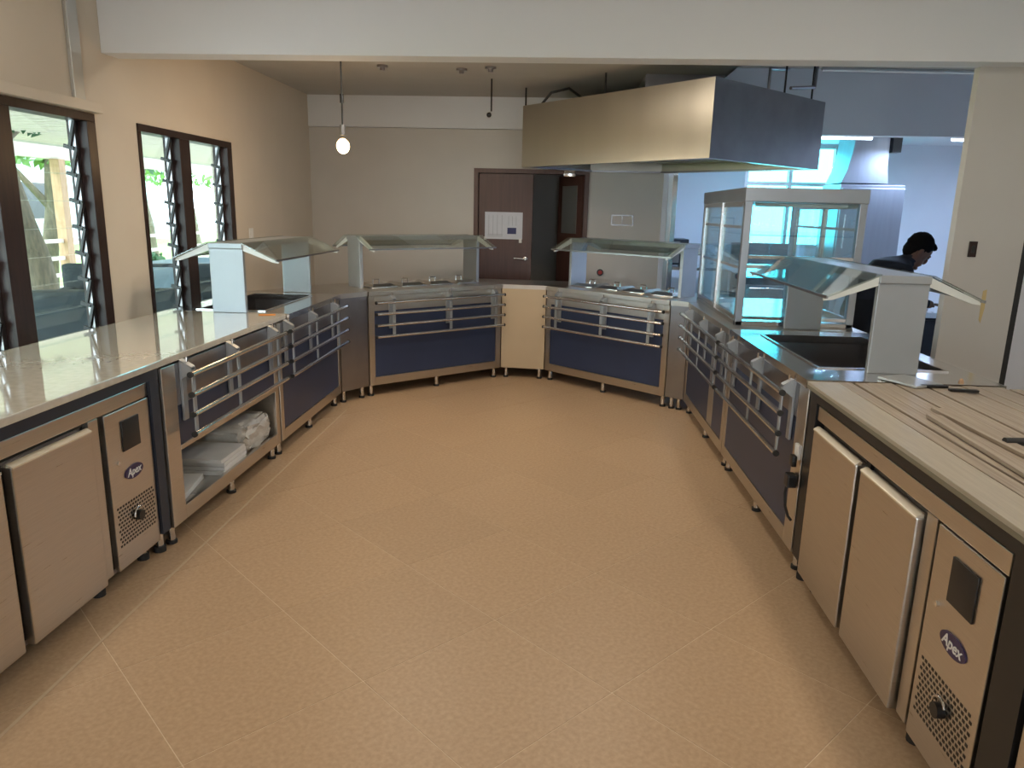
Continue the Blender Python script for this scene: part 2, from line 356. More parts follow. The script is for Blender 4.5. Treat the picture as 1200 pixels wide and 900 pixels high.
def counter(name, label, loc, rz, L, D, brx, lx, top=None, well=None, panels=None, shelf=False, group='serving counters', apron=.70, rails=True, tx=(None, None), stw=(.055, .055), am='steel'):
    c = thing(name, label, 'counter', (*loc, 0), rz, group)
    st = .055
    if not shelf:
        box('carcass', MT['steel_dark'], c, .012, L-.012, .02, D-.01, .11, .62 if well else .855)
        if well:
            wx0, wx1, wy0, wy1 = well
            b = NB(); bx(b, .012, L-.012, .02, wy0-.02, .62, .855); bx(b, .012, L-.012, wy1+.02, D-.01, .62, .855); bx(b, .012, wx0-.02, wy0-.02, wy1+.02, .62, .855); bx(b, wx1+.02, L-.012, wy0-.02, wy1+.02, .62, .855)
            obj('upper_carcass', b, MT['steel_dark'], c)
            b = NB(); bx(b, wx0-.018, wx1+.018, wy0-.018, wy1+.018, .64, .655); bx(b, wx0-.015, wx0, wy0, wy1, .655, .87); bx(b, wx1, wx1+.015, wy0, wy1, .655, .87); bx(b, wx0-.015, wx1+.015, wy0-.015, wy0, .655, .87); bx(b, wx0-.015, wx1+.015, wy1, wy1+.015, .655, .87)
            obj('well', b, MT['steel_dark'], c)
    else:
        b = NB(); bx(b, .006, .03, .02, D-.01, .10, .855); obj('side_panel', b, MT['steel'], c)
        box('side_panel', MT['steel'], c, L-.03, L-.006, .02, D-.01, .10, .855)
        box('back_panel', MT['steel_grey'], c, .03, L-.03, D-.04, D-.01, .10, .855)
        box('shelf', MT['steel'], c, .03, L-.03, .02, D-.04, .135, .15); box('mid_shelf', MT['steel_dark'], c, .03, L-.03, .03, D-.04, .455, .47)
        box('upper_carcass', MT['slate'], c, .03, L-.03, .04, D-.04, .47, .855)
    sl, sr = stw
    for x0, x1 in ((0, sl), (L-sr, L)): box('stile', MT['steel'], c, x0, x1, 0, .02, .098, .86, .003)
    box('bottom_rail', MT['steel'], c, sl, L-sr, 0, .02, .098, .168, .003)
    box('apron', MT[am], c, sl, L-sr, 0, .02, apron, .86, .003)  # darker steel on the side runs paints in their dim floor reflection
    lo = .47 if shelf else .170
    for k, (a, d, mm) in enumerate(panels or [(sl, L-sr, 'blue')]):
        box('front_panel', MT[mm], c, a+.002, d-.002, .004, .02, lo, apron-.002, .002)
    if shelf: box('mid_rail', MT['steel'], c, sl, L-sr, -.002, .02, .445, .47, .003)
    a, d = top or (0, L)
    if well:
        wx0, wx1, wy0, wy1 = well
        b = NB(); bx(b, a, d, -.015, wy0, .862, .90); bx(b, a, d, wy1, D, .862, .90); bx(b, a, wx0, wy0, wy1, .862, .90); bx(b, wx1, d, wy0, wy1, .862, .90); obj('steel_top', b, MT['steel_bright'], c, None)
        b = NB(); e = .012
        bx(b, wx0-e, wx1+e, wy0-e, wy0, .90, .906); bx(b, wx0-e, wx1+e, wy1, wy1+e, .90, .906); bx(b, wx0-e, wx0, wy0, wy1, .90, .906); bx(b, wx1, wx1+e, wy0, wy1, .90, .906); obj('well_rim', b, MT['steel_bright'], c)
    elif d > a: box('steel_top', MT['steel'], c, a, d, -.015, D, .862, .90, .003)
    legs(c, L, D, lx)
    if rails: tray_slide(c, L, brx, *tx)
    return c
def along(A, rz, s, d=0, z=0): return (A[0]+math.cos(rz)*s-math.sin(rz)*d, A[1]+math.sin(rz)*s+math.cos(rz)*d, z)
XL = -1.76
cL1 = counter('serving_counter', 'open-fronted serving counter with shelf, between left fridge and blue panelled counter', (XL, 3.095), R(90), 1.335, .78, (.17, .66, 1.22), (.05, .70, 1.29), top=(0, 0), shelf=True, apron=.66, stw=(.115, .055), am='steel_dark', tx=(.12, 1.315))
cL2 = counter('serving_counter', 'blue panelled serving counter with sunken well on the window side', (XL+.005, 4.44), R(90.3), 1.32, .78, (.12, .60, 1.12), (.04, .65, 1.27), top=(.178, 1.32), well=(.26, 1.18, .18, .62), am='steel_dark')
A_BL = (-1.592, 6.022); R_BL = math.atan2(6.937-6.039, -.609+1.575)
cBL = counter('serving_counter', 'blue panelled hot counter with food guard, left of the brown door', A_BL, R_BL, 1.40, .70, (.21, .79, 1.30), (.03, .70, 1.36), apron=.735)
A_BR = (-.135, 6.945); R_BR = math.atan2(6.047-6.911, .877+.098)
cBR = counter('serving_counter', 'blue panelled hot counter with food guard, under the large hood', A_BR, R_BR, 1.36, .70, (.17, .70, 1.20), (.03, .68, 1.32), apron=.735)
R_R = R(-90+1.1)
A_R2 = (1.028, 5.95)
cR2 = counter('serving_counter', 'blue panelled counter with steel centre panel under the glass display cabinet', A_R2, R_R, 1.36, .82, (.14, .68, 1.22), (.03, .70, 1.31), panels=[(.055, .86, 'blue'), (.86, 1.02, 'steel_grey'), (1.02, 1.305, 'blue')], am='steel_dark')
A_R1 = along(A_R2, R_R, 1.375)[:2]
cR1 = counter('serving_counter', 'blue panelled counter with sunken cold well beside the right fridge', A_R1, R_R, 1.40, .82, (.16, .70, 1.22), (.03, .68, 1.36), well=(.20, 1.13, .13, .70), tx=(.04, 1.27), stw=(.055, .12), am='steel_dark')
# power sockets and cord at the near end of that counter
b = NB(); bx(b, 1.342, 1.395, -.014, 0, .535, .60, .003); obj('socket_plate', b, MT['plastic_white'], cR1)
b = NB(); bx(b, 1.350, 1.392, -.035, -.014, .50, .55, .004); obj('power_plug', b, MT['black'], cR1)
plug = box('plug_adaptor', MT['black'], cR1, 1.335, 1.39, -.045, -.001, .40, .46, .008)
b = NB(); path(b, [(1.345, -.03, .41), (1.342, -.034, .36), (1.352, -.03, .30), (1.372, -.02, .26), (1.394, -.012, .25)], .006, 8); obj('power_cord', b, MT['rubber'], plug)

# corner units between the counters
def corner_unit(name, label, front, poly, matp, topmat='steel'):
    a, d = Vector(front[0]), Vector(front[1]); cen = (a+d)/2
    rz = math.atan2((d-a).y, (d-a).x)
    c = thing(name, label, 'corner unit', (a.x, a.y, 0), rz, 'corner units joining the counters')
    Mi = Matrix.Rotation(-rz, 2)
    loc = [Mi @ (Vector(p)-a) for p in poly]; L = (d-a).length
    b = NB(); prism(b, [(p.x, p.y) for p in loc], .862, .90); obj('steel_top', b, MT[topmat], c, None)
    b = NB(); cx = sum(p.x for p in loc)/len(loc); cy = sum(p.y for p in loc)/len(loc)
    prism(b, [(cx+(p.x-cx)*.965, max(.012, cy+(p.y-cy)*.965)) for p in loc], .10, .86); obj('carcass', b, MT['steel_dark'], c)
    box('front_panel', matp, c, .004, L-.004, 0, .011, .10, .861, .002)
    for x in (.05, L-.05):
        l = rod('leg', MT['steel_bright'], c, (x, .045, .014), (x, .045, .11), .018)
        b = NB(); tube(b, (x, .045, 0), (x, .045, .016), .025); obj('foot', b, MT['rubber'], l)
    return c
BLb0 = along(A_BL, R_BL, 0, .70)[:2]; BLf1 = along(A_BL, R_BL, 1.405)[:2]; BLb1 = along(A_BL, R_BL, 1.405, .70)[:2]
BRf0 = along(A_BR, R_BR, -.005)[:2]; BRb0 = along(A_BR, R_BR, -.005, .70)[:2]; BRf1 = along(A_BR, R_BR, 1.365)[:2]; BRb1 = along(A_BR, R_BR, 1.365, .70)[:2]
L2f = (XL+.005-.007, 5.768); L2b = (XL-.775, 5.768)
BLf0 = along(A_BL, R_BL, -.006)[:2]; BLb0 = along(A_BL, R_BL, -.006, .70)[:2]
R2f = along(A_R2, R_R, -.006)[:2]; R2b = along(A_R2, R_R, -.006, .82)[:2]
corner_unit('corner_unit', 'dark steel corner filler unit beside the hot counter on the window side', (L2f, BLf0), [L2f, BLf0, BLb0, L2b], MT['steel_dark'])
corner_unit('corner_unit', 'plain tan corner unit in the centre below the brown door', (BLf1, BRf0), [BLf1, BRf0, BRb0, BLb1], MT['tan'])
corner_unit('corner_unit', 'narrow dark steel corner filler below the display cabinet end', (BRf1, R2f), [BRf1, R2f, R2b, BRb1], MT['steel_dark'])

# ------------------------------------------------------------------ food guards
def food_guard(label, loc, rz, L=1.30, far=True):
    g = thing('food_guard', label, 'food guard', (*loc, .90), rz, 'glass roofed food guards')
    hw = .11; zt = .405
    for x in (0, L-.03):
        box('post', MT['steel_guard'], g, x, x+.03, -hw, hw, 0, zt, .004)
    box('ridge_plate', MT['steel_guard'], g, -.01, L+.01, -hw, hw, zt, zt+.035, .004)
    for s in (-1, 1):
        b = NB(); extr(b, [(-.03, s*(hw+.002), zt+.034), (L+.03, s*(hw+.002), zt+.034), (L+.03, s*.335, zt-.068), (-.03, s*.335, zt-.068)], (0, 0, .006))
        p = obj('glass_pane', b, MT['guard_glass'], g, None)
        b = NB(); bx(b, -.03, L+.03, s*.335-.004, s*.335+.004, zt-.072, zt-.060); obj('pane_edge', b, MT['steel_dark'], p)
        for x in (.004, L-.022):
            b = NB(); extr(b, [(x, s*hw, zt+.030), (x, s*hw, zt-.012), (x, s*.30, zt-.080), (x, s*.335, zt-.084), (x, s*.335, zt-.070)], (.018, 0, 0))
            obj('pane_arm', b, MT['guard_edge'], g, None)
    return g
food_guard('glass roofed food guard over the well beside the louvre window', (-2.12, 4.59), R(90), 1.26)
food_guard('glass roofed food guard over the hot counter left of the brown door', along(A_BL, R_BL, .06, .36)[:2], R_BL, 1.26)
food_guard('glass roofed food guard over the hot counter under the hood', along(A_BR, R_BR, .07, .33)[:2], R_BR, 1.24)
food_guard('nearest glass roofed food guard, over the dark cold well on the right', (1.50, 4.69), R(-90), 1.325)

# hot pans with lids on the two back counters
def pan(loc, rz, label):
    p = thing('hot_pan', label, 'pan', (*loc, .90), rz, 'lidded pans on the hot counters')
    b = NB(); bx(b, -.125, .125, -.16, .16, 0, .012, .004); obj('pan_rim', b, MT['steel_bright'], p)
    b = NB(); extr(b, [(-.115, -.15, .012), (.115, -.15, .012), (.09, -.09, .035), (-.09, -.09, .035)], (0, 0, .002))
    bm2 = NB(); r0 = [(-.115, -.15, .012), (.115, -.15, .012), (.115, .15, .012), (-.115, .15, .012)]; r1 = [(-.085, -.11, .034), (.085, -.11, .034), (.085, .11, .034), (-.085, .11, .034)]
    A = [bm2.verts.new(q) for q in r0]; B = [bm2.verts.new(q) for q in r1]; bm2.faces.new(B); bm2.faces.new(A[::-1])
    for i in range(4): bm2.faces.new((A[i], A[(i+1) % 4], B[(i+1) % 4], B[i]))
    b.free(); lid = obj('lid', bm2, MT['steel_bright'], p, smooth=None)
    b = NB(); path(b, [(-.03, 0, .034), (-.03, 0, .062), (.03, 0, .062), (.03, 0, .034)], .005, 8); obj('lid_handle', b, MT['steel_bright'], lid)
ords = ('first', 'second', 'third', 'fourth')
for k in range(4):
    q = along(A_BL, R_BL, .26+.295*k, .34); pan(q[:2], R_BL, ords[k]+' lidded steel pan from the window on the hot counter left of the brown door')
    q = along(A_BR, R_BR, .265+.29*k, .34); pan(q[:2], R_BR, ords[k]+' lidded steel pan from the brown door on the hot counter under the hood')

# ------------------------------------------------------------------ under-counter fridges
def fridge(label, loc, rz):
    f = thing('undercounter_fridge', label, 'fridge', (*loc, 0), rz, 'under-counter fridges')
    box('body', MT['steel_dark'], f, 0, 1.37, .03, .70, .10, .815)
    box('top_rail', MT['steel'], f, 0, 1.37, 0, .03, .755, .815, .003)
    box('bottom_rail', MT['steel_dark'], f, 0, 1.37, .012, .03, .075, .095)
    box('mullion', MT['steel'], f, .958, 1.018, .004, .03, .08, .752, .003); box('shadow_gap', MT['black'], f, 1.018, 1.046, .018, .03, .08, .752); box('shadow_gap', MT['black'], f, .945, .958, .018, .03, .08, .752); box('shadow_gap', MT['black'], f, .02, .945, .020, .03, .738, .755); box('mullion', MT['black'], f, .482, .518, .016, .03, .08, .752)
    for x0, x1 in ((.02, .478), (.522, .945)):
        d = box('door', MT['steel'], f, x0, x1, -.018, .028, .075, .722, .006)
        b = NB(); extr(b, [(x0+.002, -.020, .717), (x0+.002, -.020, .723), (x0+.002, -.004, .733), (x0+.002, .004, .733), (x0+.002, .004, .718)], (x1-x0-.004, 0, 0)); obj('grip_lip', b, MT['lip_glint'], d)
    pn = box('control_panel', MT['steel'], f, 1.046, 1.365, -.004, .028, .078, .750, .003)
    b = NB(); bx(b, 1.148, 1.274, -.010, -.004, .570, .700, .002); dsp = obj('display', b, MT['black'], pn)
    b = NB(); tube(b, (1.105, -.004, .533), (1.105, -.012, .533), .008, 12); obj('lock', b, MT['steel_bright'], pn)
    b = NB(); vs = bmesh.ops.create_cone(b, cap_ends=True, segments=40, radius1=1, radius2=1, depth=.004)['verts']
    for v in vs: v.co = Vector((1.21+v.co.x*.066, -.006+v.co.z, .467+v.co.y*.030))
    lg = obj('badge', b, MT['logo'], pn)
    tm = text_mesh('Apex', .046); tm.transform(Matrix.Translation((1.208, -.0085, .468)) @ Matrix.Rotation(R(90), 4, 'X')); tm.materials.clear()
    obj('badge_lettering', tm, MT['plastic_white'], lg)
    b = NB(); n = 0
    for r_ in range(11):
        for c_ in range(14):
            x = 1.075+c_*.0195+(r_ % 2)*.0095; z = .345-r_*.0165
            if x > 1.345: continue
            bx(b, x-.0056, x+.0056, -.0052, -.0036, z-.0045, z+.0045)
    o = obj('vent_holes', b, MT['black'], pn, None); o['kind'] = 'stuff'
    b = NB(); tube(b, (1.207, -.004, .268), (1.207, -.026, .268), .022, 20); kn = obj('vent_knob', b, MT['black'], pn)
    b = NB(); path(b, [(1.207+.034*math.cos(a), -.014, .272+.034*math.sin(a)) for a in [R(q) for q in range(30, 200, 17)]], .004, 8); obj('knob_ring', b, MT['steel_bright'], kn)
    for x in (.06, .99, 1.32):
        l = rod('leg', MT['steel_bright'], f, (x, .06, .025), (x, .06, .10), .018); b = NB(); tube(b, (x, .06, 0), (x, .06, .028), .026); obj('foot', b, MT['rubber'], l)
    return f
fridge('steel under-counter fridge beneath the polished stone worktop', (-1.79, 1.650), R(90))
fridge('steel under-counter fridge beneath the wooden boards on the right', (1.09, 3.06), R(-90))
# dark frames that hold the worktops over the fridges
def frame(label, x0, x1, ya, yb, face, posts, mm='slate'):
    f = thing('worktop_frame', label, 'frame', ((x0+x1)/2, (ya+yb)/2, 0)); ox, oy = (x0+x1)/2, (ya+yb)/2
    box('beam', MT[mm], f, face[0]-ox, face[1]-ox, ya-oy, yb-oy, .822, .868)
    for k, (a, d) in enumerate(posts):
        p = box('post', MT[mm], f, face[0]-ox, face[1]-ox, a-oy, d-oy, .10, .822)
        for yy in ((a+d)/2-oy,):
            xx = (face[0]+face[1])/2-ox; l = rod('leg', MT['steel_bright'], p, (xx, yy, .025), (xx, yy, .10), .019); 
            b = NB(); tube(b, (xx, yy, 0), (xx, yy, .028), .027); obj('foot', b, MT['rubber'], p)
    return f
frame('dark slate frame around the left fridge under the stone worktop', -2.5, -1.77, .70, 3.09, (-1.86, -1.775), [(3.022, 3.088), (1.50, 1.63)])
frame('dark slate frame around the right fridge under the wooden boards', 1.09, 1.9, .80, 3.165, (1.085, 1.17), [(3.075, 3.16), (1.56, 1.675)], 'black')
# next steel cupboard on the near right
f = thing('steel_cupboard', 'plain steel cupboard front at the near right edge, past the dark frame post', 'cupboard', (1.09, 1.55, 0), R(-90))
box('body', MT['steel_dark'], f, 0, .70, .03, .70, .10, .815); box('door', MT['steel'], f, .01, .69, -.004, .03, .08, .80, .005)
for x in (.06, .64):
    l = rod('leg', MT['steel_bright'], f, (x, .06, .025), (x, .06, .10), .018); b = NB(); tube(b, (x, .06, 0), (x, .06, .028), .026); obj('foot', b, MT['rubber'], l)

# ------------------------------------------------------------------ worktops
b = NB(); bx(b, -2.55, -1.758, .70, 4.606, .870, .90, .004)
sw = obj('stone_worktop', b, MT['stone'], None, None); tag(sw, 'polished beige stone worktop along the louvre windows', 'worktop')
b = NB(); bx(b, 1.065, 1.925, .80, 3.165, .869, .886, .002)
wb = obj('board_worktop', b, MT['board_edge'], None, None); tag(wb, 'base slab of the right worktop, covered with wooden boards', 'worktop')
random.seed(3)
xb = 1.062
wid = [.13, .055, .060, .050, .065, .055, .060, .050, .065, .055, .060, .055, .06, .05]
for k, wd in enumerate(wid):
    x1 = min(xb+wd, 1.935)
    if x1-xb < .02: break
    th = .014 + (0 if k == 0 else random.uniform(-.002, .003))
    bb = NB(); bx(bb, 0, x1-xb-.004, 0, 2.36+random.uniform(-.02, .0), 0, th, .002)
    o = obj('board', bb, MT['board_pale'] if k in (0,) else MT['board'], None, None); o.location = (xb, .805, .886); o.rotation_euler = (0, 0, R(random.uniform(-.25, .25)) if k else 0); o.parent = wb
    xb = x1
for k, (x, y, L_, a, wd) in enumerate(((1.26, 1.05, 1.55, -2.2, .05), (1.43, 1.00, 1.70, 1.6, .05), (1.67, 1.00, 1.60, -1.6, .05))):
    bb = NB(); bx(bb, -wd/2, wd/2, 0, L_, 0, .012, .0015); o = obj('loose_board', bb, MT['board'], None, None); o.location = (x, y, .9040); o.rotation_euler = (0, 0, R(a))
    tag(o, ('loose narrow board lying askew on the right worktop, nearest the fridge', 'middle loose narrow board lying askew on the right worktop', 'loose narrow board lying askew on the right worktop, nearest the pier')[k], 'board', 'loose boards on the right worktop')
# loose bits lying on the boards
def un(px, py, z):
    d = cr*((px-600)/F) - cu*((py-450)/F) + cf; t = (z-CAMH)/d.z; return Vector((0, 0, CAMH))+d*t
ZB = .9035
q = un(1066, 448, ZB); o = box('cover_plate', MT['alu'], None, -.075, .075, -.10, .10, 0, .010, .002); o.location = q; o.rotation_euler = (0, 0, R(24)); tag(o, 'pale metal cover plate lying flat on the wooden boards', 'plate')
q = un(1094, 454, ZB); o = box('black_bar', MT['black'], None, -.055, .055, -.012, .012, 0, .010, .002); o.location = q; o.rotation_euler = (0, 0, R(3)); tag(o, 'short black bar on the boards touching the pale cover plate', 'bar', 'black bars on the boards')
q = un(1129, 459, ZB); o = box('black_bar', MT['black'], None, -.055, .055, -.012, .012, 0, .010, .002); o.location = q; o.rotation_euler = (0, 0, R(-4)); tag(o, 'short black bar lying alone on the boards, right of the cover plate', 'bar', 'black bars on the boards')
q = un(1126, 450, ZB); b = NB(); tube(b, (0, 0, 0), (0, 0, .012), .011, 12); ball(b, (0, 0, .016), .008); o = obj('screw_cap', b, MT['post']); o.location = q; tag(o, 'small brown screw cap standing on the wooden boards', 'cap')
q = un(1196, 523, ZB); b = NB(); tube(b, (-.05, 0, .013), (.05, .01, .013), .013, 14); o = obj('pipe_offcut', b, MT['rubber']); o.location = q; tag(o, 'short black pipe offcut at the near right of the boards', 'pipe')

# ------------------------------------------------------------------ parcels on the open shelf
random.seed(5)
sx, sz = -1.98, .150
for k in range(4):
    o = box('flat_sheet', MT['carton'], None, -.22, .22, -.15, .15, 0, .022, .003); o.location = (sx-.02, 3.80+random.uniform(-.012, .012), sz+.024*k); o.rotation_euler = (0, 0, R(random.uniform(-2, 2)))
    tag(o, ('lowest', 'second lowest', 'third', 'topmost')[k]+' white flat sheet of the stack on the open counter shelf', 'sheet', 'flat sheets on the open shelf')
b = NB(); bx(b, -.18, .18, -.20, .20, 0, .03, .004); o = obj('folded_carton', b, MT['carton']); o.location = (sx-.03, 3.38, sz); o.rotation_euler = (0, 0, R(10)); tag(o, 'white folded carton lying nearest on the open counter shelf', 'carton')
b = NB(); vs = bx(b, -.24, .24, -.19, .19, 0, .17, .05); bmesh.ops.subdivide_edges(b, edges=b.edges[:], cuts=3, use_grid_fill=True)
for v in b.verts:
    if v.co.z > .01: v.co += Vector((random.uniform(-.012, .012), random.uniform(-.012, .012), random.uniform(-.018, .012)))
o = obj('wrapped_bundle', b, MT['bag'], None, 60); o.location = (sx-.06, 4.18, sz); tag(o, 'lumpy bundle wrapped in clear film on the open counter shelf', 'bundle')
o = box('paper_slip', MT['orange'], None, -.05, .05, -.035, .035, 0, .001); o.location = un(313, 369, .9005); o.rotation_euler = (0, 0, R(20)); tag(o, 'small orange paper slip on the worktop by the window side well', 'paper')

# ------------------------------------------------------------------ glass display cabinet
cx0, cx1, cy0, cy1, cz0, cz1 = 1.105, 1.835, 4.745, 6.13, .90, 1.75
dc = thing('display_cabinet', 'tall glass display cabinet with steel frame on the right counter', 'cabinet', ((cx0+cx1)/2, (cy0+cy1)/2, cz0))
hx, hy, hz = (cx1-cx0)/2, (cy1-cy0)/2, cz1-cz0
p_ = .045
for sx_ in (-1, 1):
    for sy_ in (-1, 1):
        x = sx_*hx; y = sy_*hy; box('corner_post', MT['steel_cool'], dc, min(x, x-sx_*p_), max(x, x-sx_*p_), min(y, y-sy_*p_), max(y, y-sy_*p_), 0, hz-.085, .003)
box('top_panel', MT['steel_cool'], dc, -hx-.005, hx+.005, -hy-.005, hy+.005, hz-.085, hz, .005)
box('base_tray', MT['steel_bright'], dc, -hx, hx, -hy, hy, .0, .03, .004)
for z in (.30, .56): box('glass_shelf', MT['cab_glass'], dc, -hx+.05, hx-.05, -hy+.05, hy-.05, z, z+.007)
for sy_ in (-1, 1):
    y = sy_*(hy-.012); box('glass_panel', MT['cab_glass'], dc, -hx+p_, hx-p_, y-.003, y+.003, .03, hz-.085)
for z in (.04, .36, .42): 
    box('front_rail', MT['steel_bright'] if z != .36 else MT['steel_grey'], dc, -hx+p_, hx-p_, -hy+.0, -hy+.018, z, z+.022, .002)
for sx_ in (-1, 1):
    for k in range(2):
        y0 = -hy+p_+k*(hy-p_); y1 = y0+hy-p_
        x = sx_*(hx-.02+.006*k)
        d = box('sliding_door', MT['cab_glass'], dc, x-.003, x+.003, y0+.03, y1-.03, .06, hz-.115)
        b = NB(); bx(b, x-.012, x+.012, y0, y0+.03, .03, hz-.085); bx(b, x-.012, x+.012, y1-.03, y1, .03, hz-.085); bx(b, x-.012, x+.012, y0+.03, y1-.03, .03, .06); bx(b, x-.012, x+.012, y0+.03, y1-.03, hz-.115, hz-.085)
        for z in (.35, .60): bx(b, x-.008, x+.008, y0+.03, y1-.03, z, z+.018)
        obj('door_frame', b, MT['steel_bright'], d)
b = NB(); tube(b, (-.28, -hy+.10, hz-.10), (.28, -hy+.10, hz-.10), .012); obj('light_tube', b, MT['plastic_white'], dc)

# ------------------------------------------------------------------ extraction hood
HZ0, HZ1 = 1.98, 2.53
hp = [(1.026, 5.64), (2.17, 6.80), (.98, 7.93), (.24, 7.93), (-.42, 7.28)]
hd = thing('extraction_hood', 'large steel extraction hood hanging over the serving corner', 'hood', (.85, 7.0, HZ0))
hl = [Vector((p[0]-.85, p[1]-7.0)) for p in hp]
def inset(pts, d):
    n = len(pts); o = []
    for i in range(n):
        a, p, c = pts[i-1], pts[i], pts[(i+1) % n]
        e1 = (p-a).normalized(); e2 = (c-p).normalized(); n1 = Vector((-e1.y, e1.x)); n2 = Vector((-e2.y, e2.x))
        k = (n1+n2); k = k/(k.dot(n1)); o.append(p+k*d)
    return o
hi = inset(hl, .02)
nm = ['side_panel']*5
for i in range(5):
    j = (i+1) % 5; b = NB(); prism(b, [hl[i], hl[j], hi[j], hi[i]], 0, HZ1-HZ0+(.05 if i == 0 else 0)*0); obj('side_panel', b, MT['steel_dark'] if i == 0 else MT['steel_hood'], hd, None)  # right face in dark steel: its shade is put into the colour
b = NB(); prism(b, hi, HZ1-HZ0-.02, HZ1-HZ0); obj('top_sheet', b, MT['steel_dark'], hd)
b = NB(); h2 = inset(hl, .06)
for i in range(5):
    j = (i+1) % 5; prism(b, [hi[i], hi[j], h2[j], h2[i]], .0, .018)
obj('drip_gutter', b, MT['steel_dark'], hd, None)  # dark steel paints in the shade under the hood
h3 = inset(hl, .25); b = NB(); prism(b, h3, .10, .14); obj('filter_box', b, MT['steel_dark'], hd, None)
for k in range(9):
    b = NB(); bx(b, -.62+k*.145, -.62+k*.145+.06, -.50, .50, .085, .10); o = obj('filter_slat', b, MT['steel_dark'], hd); o.rotation_euler = (0, 0, R(45)); o.location = (.02, .02, 0)
b = NB(); bx(b, -.22, .42, -.42, .22, HZ1-HZ0, 3.0-HZ0); obj('duct', b, MT['steel_dark'], hd)
for x, y in ((-.40, 7.36), (.30, 6.55), (1.72, 6.42), (2.05, 6.80)):
    rod('hanger_rod', MT['black'], hd, (x-.85, y-7.0, HZ1-HZ0-.02), (x-.85, y-7.0, (2.72 if x < 1.2 else 3.0)-HZ0), .008, 8)
b = NB(); path(b, [(-.30-.85+.02, .30, .53), (-.16-.85, .22, .66), (.0-.85, .10, .68), (.18-.85, -.10, .53)], .012, 8); obj('cable_loop', b, MT['black'], hd)
b = NB(); path(b, [(.95, -.45, .62), (1.2, -.25, .66), (1.22, -.22, .95)], .014, 8); path(b, [(.75, -.55, .55), (.75, -.55, .75), (.95, -.35, .78)], .012, 8); obj('pipe_loop', b, MT['steel_dark'], hd)
# pipes over the right ceiling
for k, (a, c, r_) in enumerate([((1.6, 6.2, 2.93), (5.6, 7.2, 2.93), .03), ((1.8, 5.2, 2.9), (5.8, 6.4, 2.92), .045), ((2.3, 7.4, 2.90), (5.8, 7.6, 2.9), .02)]):
    o = rod('ceiling_pipe', MT['alu'], None, a, c, r_, 10); tag(o, ('middle grey pipe running along the ceiling right of the hood', 'thick grey pipe nearest the beam on the ceiling right of the hood', 'thin grey pipe nearest the kitchen header on the ceiling')[k], 'pipe', 'ceiling pipes')

# ------------------------------------------------------------------ pendant bulb, ceiling bits
pd = thing('pendant_bulb', 'bare glowing pendant bulb hanging on a black cord', 'lamp', (-1.615, 5.5, 2.70))
rod('cord', MT['black'], pd, (0, 0, 0), (0, 0, -.55), .006, 8); rod('connector', MT['black'], pd, (0, 0, -.34), (0, 0, -.40), .014, 10)
b = NB(); tube(b, (0, 0, -.55), (0, 0, -.62), .020, 14); obj('socket', b, MT['steel_dark'], pd)
b = NB(); ball(b, (0, 0, -.695), .046, 1, 1, 1.15); bl_ = obj('bulb', b, MT['bulb'], pd, 80)
b = NB(); tube(b, (0, 0, 0), (0, 0, -.012), .04, 16); obj('ceiling_rose', b, MT['black'], pd)
L = bpy.data.lights.new('pendant_light', 'POINT'); L.energy = PENDANT_W; L.color = (1, .66, .34); L.shadow_soft_size = .07
o = bpy.data.objects.new('pendant_light', L); COL.objects.link(o); o.parent = pd; o.location = (0, 0, -.80)
cd = thing('hanging_cord', 'short dark loose cord hanging from the ceiling left of the hood', 'cord', (-.68, 6.9, 2.70))
rod('cord', MT['black'], cd, (0, 0, 0), (0, 0, -.27), .007, 8); b = NB(); ball(b, (-.02, 0, -.30), .022); obj('cord_end', b, MT['black'], cd)
for k, (px, py) in enumerate(((448, 78), (541, 82), (575, 80))):
    q = un(px, py, 2.69); b = NB(); tube(b, (0, 0, 0), (0, 0, -.018), .045, 16); tube(b, (0, 0, -.018), (0, 0, -.04), .02, 12); o = obj('sprinkler_head', b, MT['steel_dark']); o.location = (q.x, q.y, 2.70)
    tag(o, ('leftmost', 'middle', 'rightmost')[k]+' small dark sprinkler head on the ceiling behind the beam', 'sprinkler', 'ceiling sprinkler heads')
# round front-room ceiling lamps, plus an unseen pair added to brighten the serving side
for k, (x, y, zc) in enumerate(((-2.05, 2.3, 2.96), (1.45, 2.3, 2.96), (-2.05, -.1, 2.96), (1.45, -.1, 2.96), (-2.05, -2.4, 2.96), (1.45, -2.4, 2.96), (-1.0, 5.0, 2.70), (.35, 5.0, 2.70))):
    lp = thing('ceiling_lamp', ('left ' if x < 0 else 'right ')+('round ceiling lamp in front of the beam', 'round ceiling lamp above the viewer', 'round ceiling lamp furthest behind the viewer', 'added fill lamp hidden just behind the beam')[k//2], 'lamp', (x, y, zc), 0, 'round ceiling lamps')
    b = NB(); tube(b, (0, 0, 0), (0, 0, -.05), .17, 24); obj('housing', b, MT['plastic_white'], lp)
    b = NB(); tube(b, (0, 0, -.05), (0, 0, -.056), .15, 24); obj('diffuser', b, MT['lampdisc'], lp)
    L = bpy.data.lights.new('lamp_light', 'AREA'); L.shape = 'DISK'; L.size = .30; L.energy = CEIL_W[k//2]; L.color = LAMP_WARM
    o = bpy.data.objects.new('lamp_light', L); COL.objects.link(o); o.parent = lp; o.location = (0, 0, -.065)
